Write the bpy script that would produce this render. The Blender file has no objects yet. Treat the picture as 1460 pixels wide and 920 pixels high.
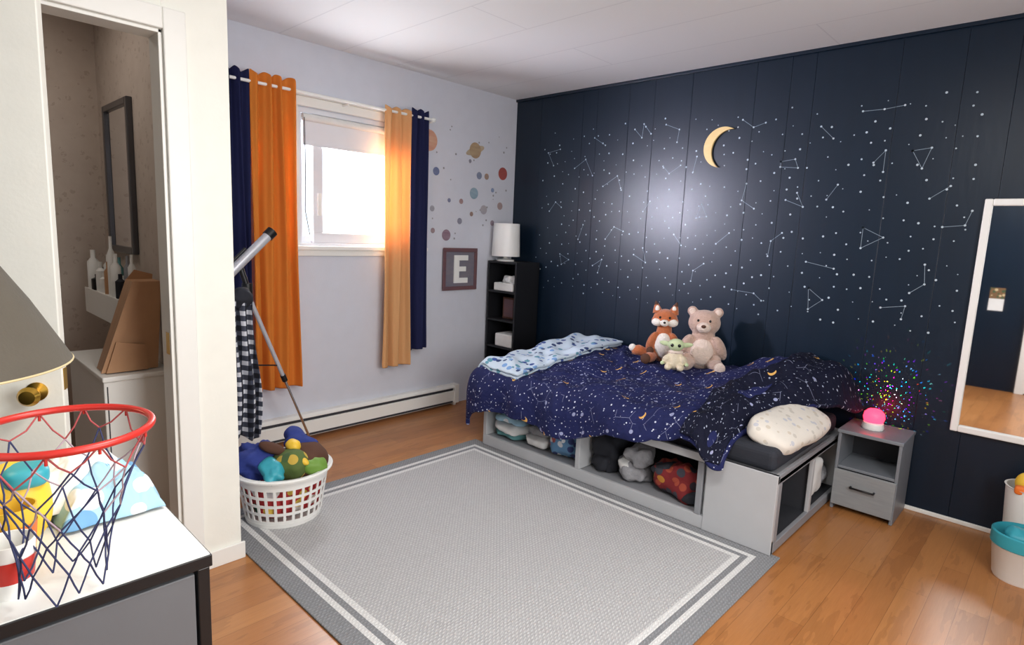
import bpy, bmesh, math, random
from mathutils import Vector, Matrix, noise, Euler
random.seed(7)
SC=bpy.context.scene; COL=SC.collection
pi=math.pi
# ------------------------------------------------------------ materials
def lin(c):
    return tuple(((v/255)/12.92 if v/255<=0.04045 else (((v/255)+0.055)/1.055)**2.4) for v in c)+(1,)
class NT:
    def __init__(s,name):
        s.m=bpy.data.materials.new(name); s.m.use_nodes=True; s.t=s.m.node_tree
        s.b=s.t.nodes['Principled BSDF']; s.o=s.t.nodes['Material Output']
    def n(s,typ,**k):
        nd=s.t.nodes.new(typ)
        for a,b in k.items(): setattr(nd,a,b)
        return nd
    def l(s,a,b): s.t.links.new(a,b)
    def setin(s,nd,i,v):
        if isinstance(v,bpy.types.NodeSocket): s.l(v,nd.inputs[i])
        else: nd.inputs[i].default_value=v
    def math(s,op,a,b=None,c=None):
        nd=s.n('ShaderNodeMath',operation=op); s.setin(nd,0,a)
        if b is not None: s.setin(nd,1,b)
        if c is not None: s.setin(nd,2,c)
        return nd.outputs[0]
    def mix(s,f,a,b,blend='MIX'):
        nd=s.n('ShaderNodeMix',data_type='RGBA',blend_type=blend); s.setin(nd,0,f); s.setin(nd,6,a); s.setin(nd,7,b); return nd.outputs[2]
    def coord(s,kind='Object'): return s.n('ShaderNodeTexCoord').outputs[kind]
    def noise(s,vec,scale,detail=3,rough=.5,out=0):
        nd=s.n('ShaderNodeTexNoise'); s.l(vec,nd.inputs['Vector']); nd.inputs['Scale'].default_value=scale; nd.inputs['Detail'].default_value=detail; nd.inputs['Roughness'].default_value=rough; return nd.outputs[out]
    def vor(s,vec,scale,feature='F1',out='Distance',rnd=1.0,dim='3D'):
        nd=s.n('ShaderNodeTexVoronoi',feature=feature,voronoi_dimensions=dim); s.l(vec,nd.inputs['Vector']); nd.inputs['Scale'].default_value=scale; nd.inputs['Randomness'].default_value=rnd; return nd.outputs[out]
    def mapping(s,vec,scale=(1,1,1),loc=(0,0,0),rot=(0,0,0)):
        nd=s.n('ShaderNodeMapping'); s.l(vec,nd.inputs[0]); nd.inputs[1].default_value=loc; nd.inputs[2].default_value=rot; nd.inputs[3].default_value=scale; return nd.outputs[0]
    def ramp(s,f,stops):
        nd=s.n('ShaderNodeValToRGB'); s.l(f,nd.inputs[0]); e=nd.color_ramp.elements
        while len(e)<len(stops): e.new(.5)
        for i,(p,c) in enumerate(stops): e[i].position=p; e[i].color=c
        return nd.outputs[0]
    def bump(s,h,strength=.3,dist=.01):
        nd=s.n('ShaderNodeBump'); nd.inputs['Strength'].default_value=strength; nd.inputs['Distance'].default_value=dist; s.l(h,nd.inputs['Height']); s.l(nd.outputs[0],s.b.inputs['Normal'])
    def base(s,c): s.setin(s.b,'Base Color',c)
def simple(name,c,rough=.6,metal=0,var=.06,scale=12,bump=0,bscale=60,emit=0,spec=None,sheen=0):
    t=NT(name); v=t.coord(); n=t.noise(v,scale)
    col=lin(c); dark=tuple(x*(1-var*2) for x in col[:3])+(1,); lite=tuple(min(1,x*(1+var*2)) for x in col[:3])+(1,)
    t.base(t.mix(n,dark,lite)); t.b.inputs['Roughness'].default_value=rough; t.b.inputs['Metallic'].default_value=metal
    if spec is not None: t.b.inputs['Specular IOR Level'].default_value=spec
    if sheen: t.b.inputs['Sheen Weight'].default_value=sheen
    if bump: t.bump(t.noise(v,bscale,4),bump,.01)
    if emit: t.b.inputs['Emission Color'].default_value=col; t.b.inputs['Emission Strength'].default_value=emit
    return t.m
M={}
M['wall_lt']=simple('paint_pale_lavender_grey',(208,211,221),.6,var=.02,bump=.05,bscale=90)
M['wall_white']=simple('paint_warm_white',(240,240,231),.5,var=.02,bump=.04,bscale=90)
M['trim']=simple('trim_white_gloss',(238,238,233),.35,var=.01)
M['win_white']=simple('window_vinyl_white',(228,230,236),.35,var=.01)
def m_ceiling():
    t=NT('ceiling_white_tile'); v=t.coord()
    br=t.n('ShaderNodeTexBrick'); t.l(v,br.inputs['Vector']); br.inputs['Scale'].default_value=1; br.inputs['Mortar Size'].default_value=.004
    br.inputs['Brick Width'].default_value=2.4; br.inputs['Row Height'].default_value=.4; br.offset=.5
    br.inputs['Color1'].default_value=lin((232,232,234)); br.inputs['Color2'].default_value=lin((234,234,236)); br.inputs['Mortar'].default_value=lin((220,220,223))
    t.base(br.outputs[0]); t.b.inputs['Roughness'].default_value=.7; t.b.inputs['Specular IOR Level'].default_value=.25
    t.bump(t.math('ADD',br.outputs[1],t.math('MULTIPLY',t.noise(v,30),-.6)),.12,.01); return t.m
M['ceiling']=m_ceiling()
def m_navy():
    t=NT('paint_navy_panelling'); v=t.coord(); n=t.noise(t.mapping(v,(6,6,1)),2.5,4)
    t.base(t.mix(n,lin((12,27,42)),lin((16,33,50)))); t.b.inputs['Roughness'].default_value=.36; t.b.inputs['Specular IOR Level'].default_value=.38
    t.bump(t.noise(t.mapping(v,(6,6,1.2)),7,4),.07,.01); return t.m
M['navy']=m_navy()
M['navy_dark']=simple('groove_dark',(6,10,16),.7)
def m_floor():
    t=NT('laminate_oak'); v=t.coord(); vv=t.mapping(v,rot=(0,0,pi/2))
    br=t.n('ShaderNodeTexBrick'); t.l(vv,br.inputs['Vector']); br.inputs['Scale'].default_value=1; br.inputs['Mortar Size'].default_value=.0008
    br.inputs['Brick Width'].default_value=.9; br.inputs['Row Height'].default_value=.095; br.offset=.37; br.offset_frequency=2
    br.inputs['Color1'].default_value=(0,0,0,1); br.inputs['Color2'].default_value=(1,1,1,1); br.inputs['Mortar'].default_value=(.2,.2,.2,1)
    bc=t.ramp(br.outputs[0],[(0,lin((164,104,56))),(.5,lin((178,116,64))),(1,lin((192,132,78)))])
    g=t.noise(t.mapping(v,(22,1.6,1)),3,6,.65)
    c=t.mix(t.math('MULTIPLY',g,.6),bc,lin((124,74,36)))
    g2=t.noise(t.mapping(v,(60,2.5,1)),4,3,.6)
    c=t.mix(t.math('MULTIPLY',g2,.3),c,lin((206,152,96)))
    g3=t.noise(t.mapping(v,(7,1.2,1)),2,3,.6); c=t.mix(t.math('MULTIPLY',t.math('GREATER_THAN',g3,.56),.2),c,lin((104,60,28)))
    c=t.mix(t.math('MULTIPLY',br.outputs[1],.6),c,lin((96,56,28)))
    t.base(c); t.b.inputs['Roughness'].default_value=.3; t.bump(g,.05,.005); return t.m
M['floor']=m_floor()
def m_rug(name,c1,c2):
    t=NT(name); v=t.coord()
    w=t.n('ShaderNodeTexWave',wave_type='BANDS',bands_direction='DIAGONAL'); t.l(t.mapping(v,(1,1,0)),w.inputs[0]); w.inputs['Scale'].default_value=34; w.inputs['Distortion'].default_value=2.5; w.inputs['Detail'].default_value=2; w.inputs['Detail Scale'].default_value=4
    w2=t.n('ShaderNodeTexWave',wave_type='BANDS',bands_direction='X'); t.l(t.mapping(v,(1,1,0)),w2.inputs[0]); w2.inputs['Scale'].default_value=24; w2.inputs['Distortion'].default_value=2.5
    h=t.math('MULTIPLY',w.outputs[1],w2.outputs[1]); n=t.noise(v,160,3)
    f=t.math('ADD',t.math('MULTIPLY',h,.55),t.math('MULTIPLY',n,.6))
    t.base(t.mix(f,lin(c1),lin(c2))); t.b.inputs['Roughness'].default_value=.95; t.b.inputs['Specular IOR Level'].default_value=.1
    t.bump(f,.6,.006); return t.m
M['rug_f']=m_rug('rug_weave_field',(152,152,154),(208,207,206))
M['rug_d']=m_rug('rug_weave_border',(116,118,121),(156,157,159))
M['rug_w']=m_rug('rug_weave_stripe',(194,194,194),(234,233,230))
def m_curtain(name,c,tr=.5):
    t=NT(name); v=t.coord(); w=t.noise(t.mapping(v,(300,300,300)),1,2)
    col=t.mix(w,lin(c),tuple(x*.88 for x in lin(c)[:3])+(1,)); t.base(col); t.b.inputs['Roughness'].default_value=.8; t.b.inputs['Specular IOR Level'].default_value=.15
    tl=t.n('ShaderNodeBsdfTranslucent'); t.l(col,tl.inputs[0]); mx=t.n('ShaderNodeMixShader'); mx.inputs[0].default_value=tr
    t.l(t.b.outputs[0],mx.inputs[1]); t.l(tl.outputs[0],mx.inputs[2]); t.l(mx.outputs[0],t.o.inputs[0]); return t.m
M['cur_o']=m_curtain('curtain_orange',(250,166,74),.5)
M['cur_o2']=m_curtain('curtain_peach',(240,188,132),.3)
M['cur_n']=m_curtain('curtain_navy',(40,44,84),.25)
def m_duvet(name,c1,c2,bright):
    t=NT(name); uv=t.coord('UV')
    base=t.mix(t.noise(uv,6),lin(c1),lin(c2))
    d=t.vor(uv,32,dim='2D'); cc=t.vor(uv,32,out='Color',dim='2D')
    sep=t.n('ShaderNodeSeparateColor'); t.l(cc,sep.inputs[0])
    thr=t.math('MULTIPLY_ADD',sep.outputs[0],.17,-.02); star=t.math('LESS_THAN',d,thr)
    e=t.vor(uv,10,'DISTANCE_TO_EDGE',dim='2D'); line=t.math('LESS_THAN',e,.010)
    mask=t.math('GREATER_THAN',t.noise(uv,8,1),.56); line=t.math('MULTIPLY',line,mask)
    c=t.mix(t.math('MULTIPLY',line,.6),base,lin((160,166,198)))
    c=t.mix(star,c,lin(bright))
    d1=t.vor(uv,6.5,dim='2D'); d2=t.vor(t.mapping(uv,loc=(.010,.007,0)),6.5,dim='2D'); cc2=t.vor(uv,6.5,out='Color',dim='2D')
    sp=t.n('ShaderNodeSeparateColor'); t.l(cc2,sp.inputs[0])
    cr=t.math('MULTIPLY',t.math('LESS_THAN',d1,.12),t.math('GREATER_THAN',d2,.115)); cr=t.math('MULTIPLY',cr,t.math('GREATER_THAN',sp.outputs[0],.62))
    c=t.mix(cr,c,lin((220,172,96)))
    uv3=t.mapping(uv,loc=(.31,.17,0)); d3=t.vor(uv3,7,dim='2D'); c3=t.vor(uv3,7,out='Color',dim='2D'); s3=t.n('ShaderNodeSeparateColor'); t.l(c3,s3.inputs[0])
    c=t.mix(t.math('MULTIPLY',t.math('LESS_THAN',d3,.075),t.math('GREATER_THAN',s3.outputs[1],.6)),c,lin((150,156,190)))
    t.base(c); t.b.inputs['Roughness'].default_value=.8; t.b.inputs['Specular IOR Level'].default_value=.2
    t.bump(t.noise(uv,12,3),.6,.035); return t.m
M['duvet']=m_duvet('duvet_constellation_print',(26,31,72),(37,43,92),(206,212,230))
M['duvet_dark_shade']=m_duvet('duvet_print_dark_shade',(12,15,32),(18,22,46),(160,168,190))  # darker duvet print: its dark reverse and shade put into the colour
def m_print(name,bg,spots,scale=14,thr=.3,bump=.2):
    t=NT(name); v=t.coord(); d=t.vor(v,scale); cc=t.vor(v,scale,out='Color'); sep=t.n('ShaderNodeSeparateColor'); t.l(cc,sep.inputs[0])
    st=[(i/len(spots),lin(s)) for i,s in enumerate(spots)]
    r=t.ramp(sep.outputs[0],st) if len(st)>1 else lin(spots[0])
    if len(st)>1: r.node.color_ramp.interpolation='CONSTANT'
    t.base(t.mix(t.math('LESS_THAN',d,thr),lin(bg),r)); t.b.inputs['Roughness'].default_value=.85; t.bump(t.noise(v,30),bump,.01); return t.m
M['blanket']=m_print('blanket_pale_blue_print',(200,216,230),[(60,84,150),(120,160,210),(40,60,110),(96,150,170)],20,.36)
M['pillow']=m_print('pillowcase_print',(222,216,206),[(200,194,184),(194,194,200),(206,196,180)],26,.3)
def m_plaid():
    t=NT('plaid_flannel'); v=t.coord(); s=t.n('ShaderNodeSeparateXYZ'); t.l(v,s.inputs[0])
    a=t.math('GREATER_THAN',t.math('FRACT',t.math('MULTIPLY',s.outputs[1],26)),.45); b=t.math('GREATER_THAN',t.math('FRACT',t.math('MULTIPLY',s.outputs[2],20)),.45)
    f=t.math('MULTIPLY',t.math('ADD',a,b),.5); t.base(t.ramp(t.math('SUBTRACT',1,f),[(0,lin((16,18,30))),(.5,lin((66,70,84))),(1,lin((214,216,222)))])); t.b.inputs['Roughness'].default_value=.9; return t.m
M['plaid']=m_plaid()
def m_wallpaper():
    t=NT('bathroom_speckled_wallpaper'); v=t.coord(); d=t.vor(v,22); n=t.noise(v,60)
    f=t.math('MULTIPLY',t.math('LESS_THAN',d,.28),t.math('GREATER_THAN',n,.5)); bl=t.noise(v,7,4,.6)
    c=t.mix(bl,lin((176,160,148)),lin((206,194,182)))
    t.base(t.mix(t.math('MULTIPLY',f,.45),c,lin((156,138,124)))); t.b.inputs['Roughness'].default_value=.7; return t.m
M['wallpaper']=m_wallpaper()
def m_wood(name,c1,c2,ax=(2,2,20)):
    t=NT(name); v=t.coord(); g=t.noise(t.mapping(v,ax),3,5,.6); t.base(t.mix(g,lin(c1),lin(c2))); t.b.inputs['Roughness'].default_value=.5; t.bump(g,.1,.005); return t.m
M['bedgrey']=simple('bed_paint_light_grey',(182,184,187),.45,var=.02)
M['bedgrey2']=simple('bed_paint_mid_grey',(140,142,147),.5,var=.02)
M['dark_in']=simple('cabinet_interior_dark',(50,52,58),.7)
M['sheet']=simple('sheet_charcoal',(40,43,52),.85,bump=.2,bscale=25)
M['ns_top']=simple('nightstand_grey',(124,129,136),.4,var=.03)
M['ns_dr']=m_wood('nightstand_drawer_grey_oak',(126,130,134),(156,160,162),(3,2,22))
M['black']=simple('black_plastic',(16,17,20),.4)
M['dchrome']=simple('dark_metal_frame',(92,92,96),.3,.8,.05)
M['blackwood']=simple('black_shelf',(18,19,24),.5)
M['chrome']=simple('chrome',(205,208,212),.18,1,.01)
M['silver']=simple('telescope_silver',(196,198,204),.3,.3,.02)
M['white']=simple('white_plastic',(238,238,234),.4,var=.01)
M['dr_top']=simple('dresser_top_white',(236,238,234),.35,var=.01)
M['dr_body']=simple('dresser_grey',(100,102,106),.5,var=.03)
M['red']=simple('hoop_red',(194,46,38),.35,.1,.03)
M['net_n']=simple('net_navy',(48,54,92),.8)
M['net_r']=simple('net_red',(168,76,78),.8)
M['net_w']=simple('net_white',(170,150,160),.8)
M['gold']=m_wood('moon_pale_wood',(214,182,116),(232,206,146),(4,4,12))
M['star']=simple('star_decal_white',(178,192,202),.5,var=.01)
M['starline']=simple('star_decal_line',(128,144,156),.5,var=.01)
M['brass']=simple('brass',(200,160,70),.3,1,.02)
M['mirror']=simple('mirror_glass',(240,242,245),.02,1,0)
M['lampshade']=simple('lampshade_dark_taupe',(84,78,68),.85,bump=.2,bscale=140)
M['shade_in']=simple('lampshade_lining',(200,182,140),.7)
M['orange_fur']=simple('plush_orange',(180,100,56),.95,var=.12,scale=40,bump=.7,bscale=120,sheen=.4)
M['white_fur']=simple('plush_cream',(232,226,216),.95,var=.06,scale=40,bump=.7,bscale=120,sheen=.4)
M['bear_fur']=simple('plush_bear_beige',(192,162,146),.95,var=.1,scale=40,bump=.8,bscale=110,sheen=.4)
M['bear_fur2']=simple('plush_bear_light',(222,202,188),.95,var=.08,scale=40,bump=.8,bscale=110,sheen=.4)
M['green_skin']=simple('plush_green',(190,204,160),.85,var=.05)
M['robe']=simple('plush_robe_tan',(220,206,178),.95,var=.08,scale=30,bump=.6,bscale=90)
M['brown']=simple('brown_felt',(84,54,40),.9)
M['eye']=simple('eye_black',(8,8,10),.15)
M['card']=m_wood('cardboard_brown',(196,152,112),(166,120,84),(30,2,2))
M['tealc']=simple('cloth_teal',(96,148,150),.9,bump=.3,bscale=30)
M['whitec']=simple('cloth_white',(226,226,224),.9,bump=.3,bscale=30)
M['greyc']=simple('cloth_grey_fleece',(150,150,154),.95,var=.15,scale=30,bump=.6,bscale=70)
M['darkc']=simple('cloth_dark',(34,36,44),.9,bump=.3,bscale=30)
M['bluec']=simple('cloth_blue',(40,56,128),.9,bump=.3,bscale=30)
M['skyc']=m_print('cloth_skyblue_print',(160,200,222),[(232,238,244),(110,160,200)],16,.35)
M['bagprint']=m_print('bag_cartoon_print',(96,138,176),[(226,228,232),(160,80,80),(50,60,110),(210,212,216)],26,.5)
M['redbag']=m_print('backpack_red_print',(120,30,34),[(190,130,50),(40,30,40),(160,70,50),(60,60,70)],20,.45)
M['camo']=m_print('plush_green_brown',(84,104,50),[(196,166,70),(96,62,40),(70,96,56)],18,.42)
M['heapred']=m_print('clothes_red_white',(190,56,60),[(236,232,226),(50,110,80),(230,200,90),(240,240,240)],18,.45)
M['yellow']=simple('yellow_toy',(238,196,60),.5)
M['teal']=simple('teal_toy',(54,160,176),.45)
M['orange']=simple('orange_toy',(236,120,40),.5)
M['greenp']=simple('green_toy',(110,150,60),.6)
M['signwood']=m_wood('sign_rusty_wood',(128,82,74),(84,74,90),(3,3,14))
M['signgrey']=m_wood('sign_grey_blue',(98,102,120),(134,124,128),(3,3,10))
# ------------------------------------------------------------ geometry helpers
def parent(name,loc=(0,0,0)):
    e=bpy.data.objects.new(name,None); e.location=loc; e.empty_display_size=.1; COL.objects.link(e); return e
def link(o,par=None):
    COL.objects.link(o)
    if par: o.parent=par; o.matrix_parent_inverse=Matrix.Translation(-Vector(par.location))
    return o
def mesh(name,v,f,mat,par=None,smooth=False,uv=None):
    me=bpy.data.meshes.new(name); me.from_pydata([tuple(p) for p in v],[],f); me.update()
    for m in (mat if isinstance(mat,list) else [mat]): me.materials.append(m)
    if smooth: me.polygons.foreach_set('use_smooth',[True]*len(me.polygons))
    if uv:
        l=me.uv_layers.new(name='UVMap')
        for p in me.polygons:
            for li in p.loop_indices: l.data[li].uv=uv[me.loops[li].vertex_index]
    return link(bpy.data.objects.new(name,me),par)
def bev(o,w=.004,seg=2):
    m=o.modifiers.new('bevel','BEVEL'); m.width=w; m.segments=seg; m.limit_method='ANGLE'; return o
def box(name,x,y,z,mat,par=None,b=.003,rot=None):
    cx,cy,cz=[(a[0]+a[1])/2 for a in (x,y,z)]; v=[]
    for i in (0,1):
        for j in (0,1):
            for k in (0,1): v.append(Vector((x[i],y[j],z[k])))
    if rot is not None:
        c=Vector((cx,cy,cz)); v=[c+rot@(p-c) for p in v]
    f=[(0,1,3,2),(4,6,7,5),(0,4,5,1),(2,3,7,6),(0,2,6,4),(1,5,7,3)]
    o=mesh(name,v,f,mat,par)
    if b: bev(o,b)
    return o
def lathe(name,prof,c,mat,par=None,n=40,smooth=True,axis=None):
    v=[];f=[];m=len(prof)
    for i in range(n):
        a=2*pi*i/n
        for r,z in prof: v.append(Vector((r*math.cos(a),r*math.sin(a),z)))
    for i in range(n):
        j=(i+1)%n
        for k in range(m-1): f.append((i*m+k,j*m+k,j*m+k+1,i*m+k+1))
    R=Vector((0,0,1)).rotation_difference(Vector(axis)).to_matrix() if axis else Matrix.Identity(3)
    v=[R@p+Vector(c) for p in v]
    o=mesh(name,v,f,mat,par,smooth)
    bm=bmesh.new(); bm.from_mesh(o.data); bmesh.ops.remove_doubles(bm,verts=bm.verts,dist=1e-5); bmesh.ops.recalc_face_normals(bm,faces=bm.faces); bm.to_mesh(o.data); bm.free()
    if smooth:
        e=o.modifiers.new('es','EDGE_SPLIT'); e.split_angle=math.radians(40)
    return o
def cyl(name,a,b,r,mat,par=None,n=20,r2=None):
    a=Vector(a);b=Vector(b);L=(b-a).length; r2=r if r2 is None else r2
    return lathe(name,[(0,0),(r,0),(r2,L),(0,L)],a,mat,par,n,True,(b-a).normalized())
def tube(name,pts,r,mat,par=None,cyclic=False,res=3):
    cu=bpy.data.curves.new(name,'CURVE'); cu.dimensions='3D'; cu.bevel_depth=r; cu.bevel_resolution=res; cu.materials.append(mat)
    for P in (pts if isinstance(pts[0][0],(tuple,list,Vector)) else [pts]):
        s=cu.splines.new('POLY'); s.points.add(len(P)-1)
        for q,p in zip(s.points,P): q.co=(*p,1)
        s.use_cyclic_u=cyclic; s.use_smooth=True
    tmp=bpy.data.objects.new(name,cu); COL.objects.link(tmp)
    me=bpy.data.meshes.new_from_object(tmp.evaluated_get(bpy.context.evaluated_depsgraph_get())); bpy.data.objects.remove(tmp); me.name=name
    return link(bpy.data.objects.new(name,me),par)
def ell(name,c,r,mat,par=None,rot=(0,0,0),seed=0,amp=0,freq=5,p=2.0,n=40):
    R=Euler(rot).to_matrix(); v=[];f=[];m=n//2
    sg=lambda a,e:math.copysign(abs(a)**e,a)
    e=2/p
    for i in range(m+1):
        th=-pi/2+pi*i/m
        for j in range(n):
            ph=2*pi*j/n
            q=Vector((sg(math.cos(th),e)*sg(math.cos(ph),e),sg(math.cos(th),e)*sg(math.sin(ph),e),sg(math.sin(th),e)))
            q=Vector((q.x*r[0],q.y*r[1],q.z*r[2]))
            if amp:
                d=noise.noise(q*freq+Vector((seed*3.1,seed,0)))+.5*noise.noise(q*freq*2.3+Vector((seed,9,seed)))
                q=q*(1+amp*d)
            v.append(R@q+Vector(c))
    for i in range(m):
        for j in range(n):
            k=(j+1)%n; f.append((i*n+j,i*n+k,(i+1)*n+k,(i+1)*n+j))
    o=mesh(name,v,f,mat,par,True)
    bm=bmesh.new(); bm.from_mesh(o.data); bmesh.ops.remove_doubles(bm,verts=bm.verts,dist=1e-5); bm.to_mesh(o.data); bm.free(); return o
def fuse(name,parts,mat,par,vox=.008,sm=6):
    obs=[]
    for i,(c,r,rot) in enumerate(parts): obs.append(ell('tmp',c,r,mat,None,rot,n=28))
    bm=bmesh.new()
    for o in obs:
        bm.from_mesh(o.data); me=o.data; bpy.data.objects.remove(o); bpy.data.meshes.remove(me)
    me=bpy.data.meshes.new(name); bm.to_mesh(me); bm.free(); me.materials.append(mat)
    o=link(bpy.data.objects.new(name,me),None)
    m=o.modifiers.new('rm','REMESH'); m.mode='VOXEL'; m.voxel_size=vox; m.use_smooth_shade=True
    s=o.modifiers.new('sm','SMOOTH'); s.iterations=sm; s.factor=.6
    me2=bpy.data.meshes.new_from_object(o.evaluated_get(bpy.context.evaluated_depsgraph_get())); bpy.data.objects.remove(o)
    me2.name=name
    me2.polygons.foreach_set('use_smooth',[True]*len(me2.polygons))
    return link(bpy.data.objects.new(name,me2),par)
def sheet(name,fn,nu,nv,mat,par=None,thick=.004,sub=1,off=0,uvf=None):
    v=[];f=[];uv=[]
    for i in range(nu+1):
        for j in range(nv+1):
            u=i/nu;w=j/nv; v.append(fn(u,w)); uv.append(uvf(u,w) if uvf else (u,w))
    for i in range(nu):
        for j in range(nv):
            a=i*(nv+1)+j; f.append((a,a+nv+1,a+nv+2,a+1))
    o=mesh(name,v,f,mat,par,True,uv)
    if thick:
        s=o.modifiers.new('sol','SOLIDIFY'); s.thickness=thick; s.offset=off
    if sub:
        s=o.modifiers.new('sub','SUBSURF'); s.levels=sub; s.render_levels=sub
    return o
def poly_prism(name,pts,fn,mat,par,th):
    n=len(pts); v=[fn(a,b,0) for a,b in pts]+[fn(a,b,th) for a,b in pts]
    f=[tuple(range(n)),tuple(range(2*n-1,n-1,-1))]+[(i,i+n,(i+1)%n+n,(i+1)%n) for i in range(n)]
    o=mesh(name,v,f,mat,par)
    bm=bmesh.new(); bm.from_mesh(o.data); bmesh.ops.recalc_face_normals(bm,faces=bm.faces); bm.to_mesh(o.data); bm.free(); return o
sst=lambda a,b,x:(lambda t:t*t*(3-2*t))(max(0,min(1,(x-a)/(b-a))))
# ------------------------------------------------------------ room shell
H=2.44; XR=4.4; YB=-4.05; PX=1.17; PY=-2.74
box('floor',(-.6,XR+.1),(YB-.1,.15),(-.1,0),M['floor'],b=0)
box('ceiling',(-.6,XR+.1),(YB-.1,.15),(H,H+.1),M['ceiling'],b=0)
WY0,WY1,WZ0,WZ1=-1.90,-.98,1.22,2.06
wl=parent('wall_left',(-.05,-1.5,1.2))
box('below_window',(-.12,0),(-2.78,.1),(0,WZ0),M['wall_lt'],wl,0)
box('above_window',(-.12,0),(-2.78,.1),(WZ1,H),M['wall_lt'],wl,0)
box('beside_window_near',(-.12,0),(-2.78,WY0),(WZ0,WZ1),M['wall_lt'],wl,0)
box('beside_window_far',(-.12,0),(WY1,.1),(WZ0,WZ1),M['wall_lt'],wl,0)
wb=parent('wall_back',(2,.05,1.2))
box('backing',(-.1,XR+.1),(.006,.12),(0,H),M['navy_dark'],wb,0)
x=0; pw=[.27,.41,.13,.27,.2,.27,.41,.2,.13,.41,.27,.2,.27,.41,.2,.27,.41]
i=0
while x<XR:
    w=pw[i%len(pw)]; box('panel_%d'%i,(x+.0007,min(x+w,XR)-.0007),(0,.012),(0,H),M['navy'],wb,.0012); x+=w;i+=1
box('baseboard_back',(.0,XR),(-.014,0),(0,.022),M['trim'],None,.004)
box('trim_corner',(0,XR),(-.018,0),(H-.02,H),M['navy'],None,.004)
box('wall_right',(XR,XR+.1),(YB-.1,.1),(0,H),M['wall_lt'],b=0)
box('wall_front',(-.6,XR+.1),(YB-.1,YB),(0,H),M['navy'],b=0)
OY0,OY1,OZ=-3.90,-2.955,1.985
wp=parent('wall_partition',(1.12,-3.2,1.2))
box('end_strip',(PX-.1,PX),(OY1,PY),(0,H),M['wall_white'],wp,.002)
box('over_door',(PX-.1,PX),(YB,OY1),(OZ,H),M['wall_white'],wp,0)
box('far_strip',(PX-.1,PX),(YB,OY0),(0,OZ),M['wall_white'],wp,0)
box('return_side',(-.3,PX-.1),(PY-.1,PY),(0,H),M['wall_lt'],wp,0)
box('return_inner_face',(-.3,PX-.1),(PY-.106,PY-.1),(0,H),M['wallpaper'],wp,0)
box('wall_bathroom',(-.35,-.25),(YB,PY),(0,H),M['wallpaper'],b=0)
box('baseboard_partition',(PX,PX+.012),(-2.885,PY+.012),(0,.07),M['trim'],None,.003)
dc=parent('door_frame_1',(PX,-3.0,1))
box('casing_right',(PX,PX+.016),(OY1,OY1+.072),(0,OZ+.07),M['trim'],dc,.004)
box('casing_top',(PX,PX+.016),(OY0-.06,OY1),(OZ,OZ+.07),M['trim'],dc,.004)
box('casing_left',(PX,PX+.016),(OY0-.06,OY0),(0,OZ),M['trim'],dc,.004)
box('jamb_right',(PX-.1,PX),(OY1-.012,OY1),(0,OZ),M['trim'],dc,.002)
box('jamb_top',(PX-.1,PX),(OY0,OY1),(OZ-.012,OZ),M['trim'],dc,.002)
box('strike_plate',(PX-.05,PX-.02),(OY1-.0135,OY1-.012),(.87,.95),M['brass'],dc,0)
dl=parent('door_1',(1.35,-3.6,1)); hx,hy=1.205,-3.935; fx,fy=1.50,-3.328
ang=math.atan2(fy-hy,fx-hx); L=math.hypot(fx-hx,fy-hy)
def leafpt(a,b,z): return Vector((hx+math.cos(ang)*a-math.sin(ang)*b,hy+math.sin(ang)*a+math.cos(ang)*b,z))
def leafbox(name,a,b,z,mat,bw=.003):
    v=[leafpt(p,q,r) for p in a for q in b for r in z]
    return bev(mesh(name,v,[(0,1,3,2),(4,6,7,5),(0,4,5,1),(2,3,7,6),(0,2,6,4),(1,5,7,3)],mat,dl),bw)
leafbox('leaf',(0,L),(-.035,0),(.01,1.97),M['wall_white'])
leafbox('latch_plate',(L,L+.002),(-.029,-.006),(.88,.94),M['brass'],.0005)
lathe('knob',[(0,0),(.026,0),(.026,.004),(.010,.010),(.010,.03),(.022,.042),(.026,.055),(.018,.068),(0,.07)],leafpt(L-.06,-.035,.88),M['brass'],dl,24,True,(math.sin(ang),-math.cos(ang),0))
d2=parent('door_2',(3.6,YB,1))
box('leaf',(3.24,3.94),(YB,YB+.03),(0.01,1.98),M['wall_white'],d2)
for q,(a,b) in enumerate([((3.17,3.24),(0,2.05)),((3.94,4.01),(0,2.05)),((3.17,4.01),(1.98,2.05))]): box('casing_%d'%q,a,(YB,YB+.045),b,M['trim'],d2)
cal=parent('wall_calendar',(2.93,YB,.9))
box('photo',(2.86,2.98),(YB,YB+.004),(.92,1.03),m_print('calendar_photo',(120,90,60),[(200,180,140),(70,90,60)],30,.4),cal,0)
box('page',(2.86,2.98),(YB,YB+.004),(.80,.92),M['whitec'],cal,0)
# ------------------------------------------------------------ window
w=parent('window_1',(-.05,-1.45,1.65))
def frame(nm,y0,y1,z0,z1,t,x0,x1,mat,par):
    box(nm+'_t',(x0,x1),(y0,y1),(z1-t,z1),mat,par); box(nm+'_b',(x0,x1),(y0,y1),(z0,z0+t),mat,par)
    box(nm+'_l',(x0,x1),(y0,y0+t),(z0+t,z1-t),mat,par); box(nm+'_r',(x0,x1),(y1-t,y1),(z0+t,z1-t),mat,par)
frame('casing',WY0-.05,WY1+.05,WZ0-.05,WZ1+.06,.055,0,.018,M['trim'],w)
box('crown',(0,.03),(WY0-.06,WY1+.06),(WZ1+.06,WZ1+.085),M['trim'],w)
box('stool',(-.03,.04),(WY0-.06,WY1+.06),(WZ0-.012,WZ0+.012),M['trim'],w)
frame('jamb',WY0,WY1,WZ0,WZ1,.03,-.12,0,M['win_white'],w)
frame('sash_fixed',WY0+.03,WY0+.50,WZ0+.03,WZ1-.03,.045,-.075,-.045,M['win_white'],w)
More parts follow.
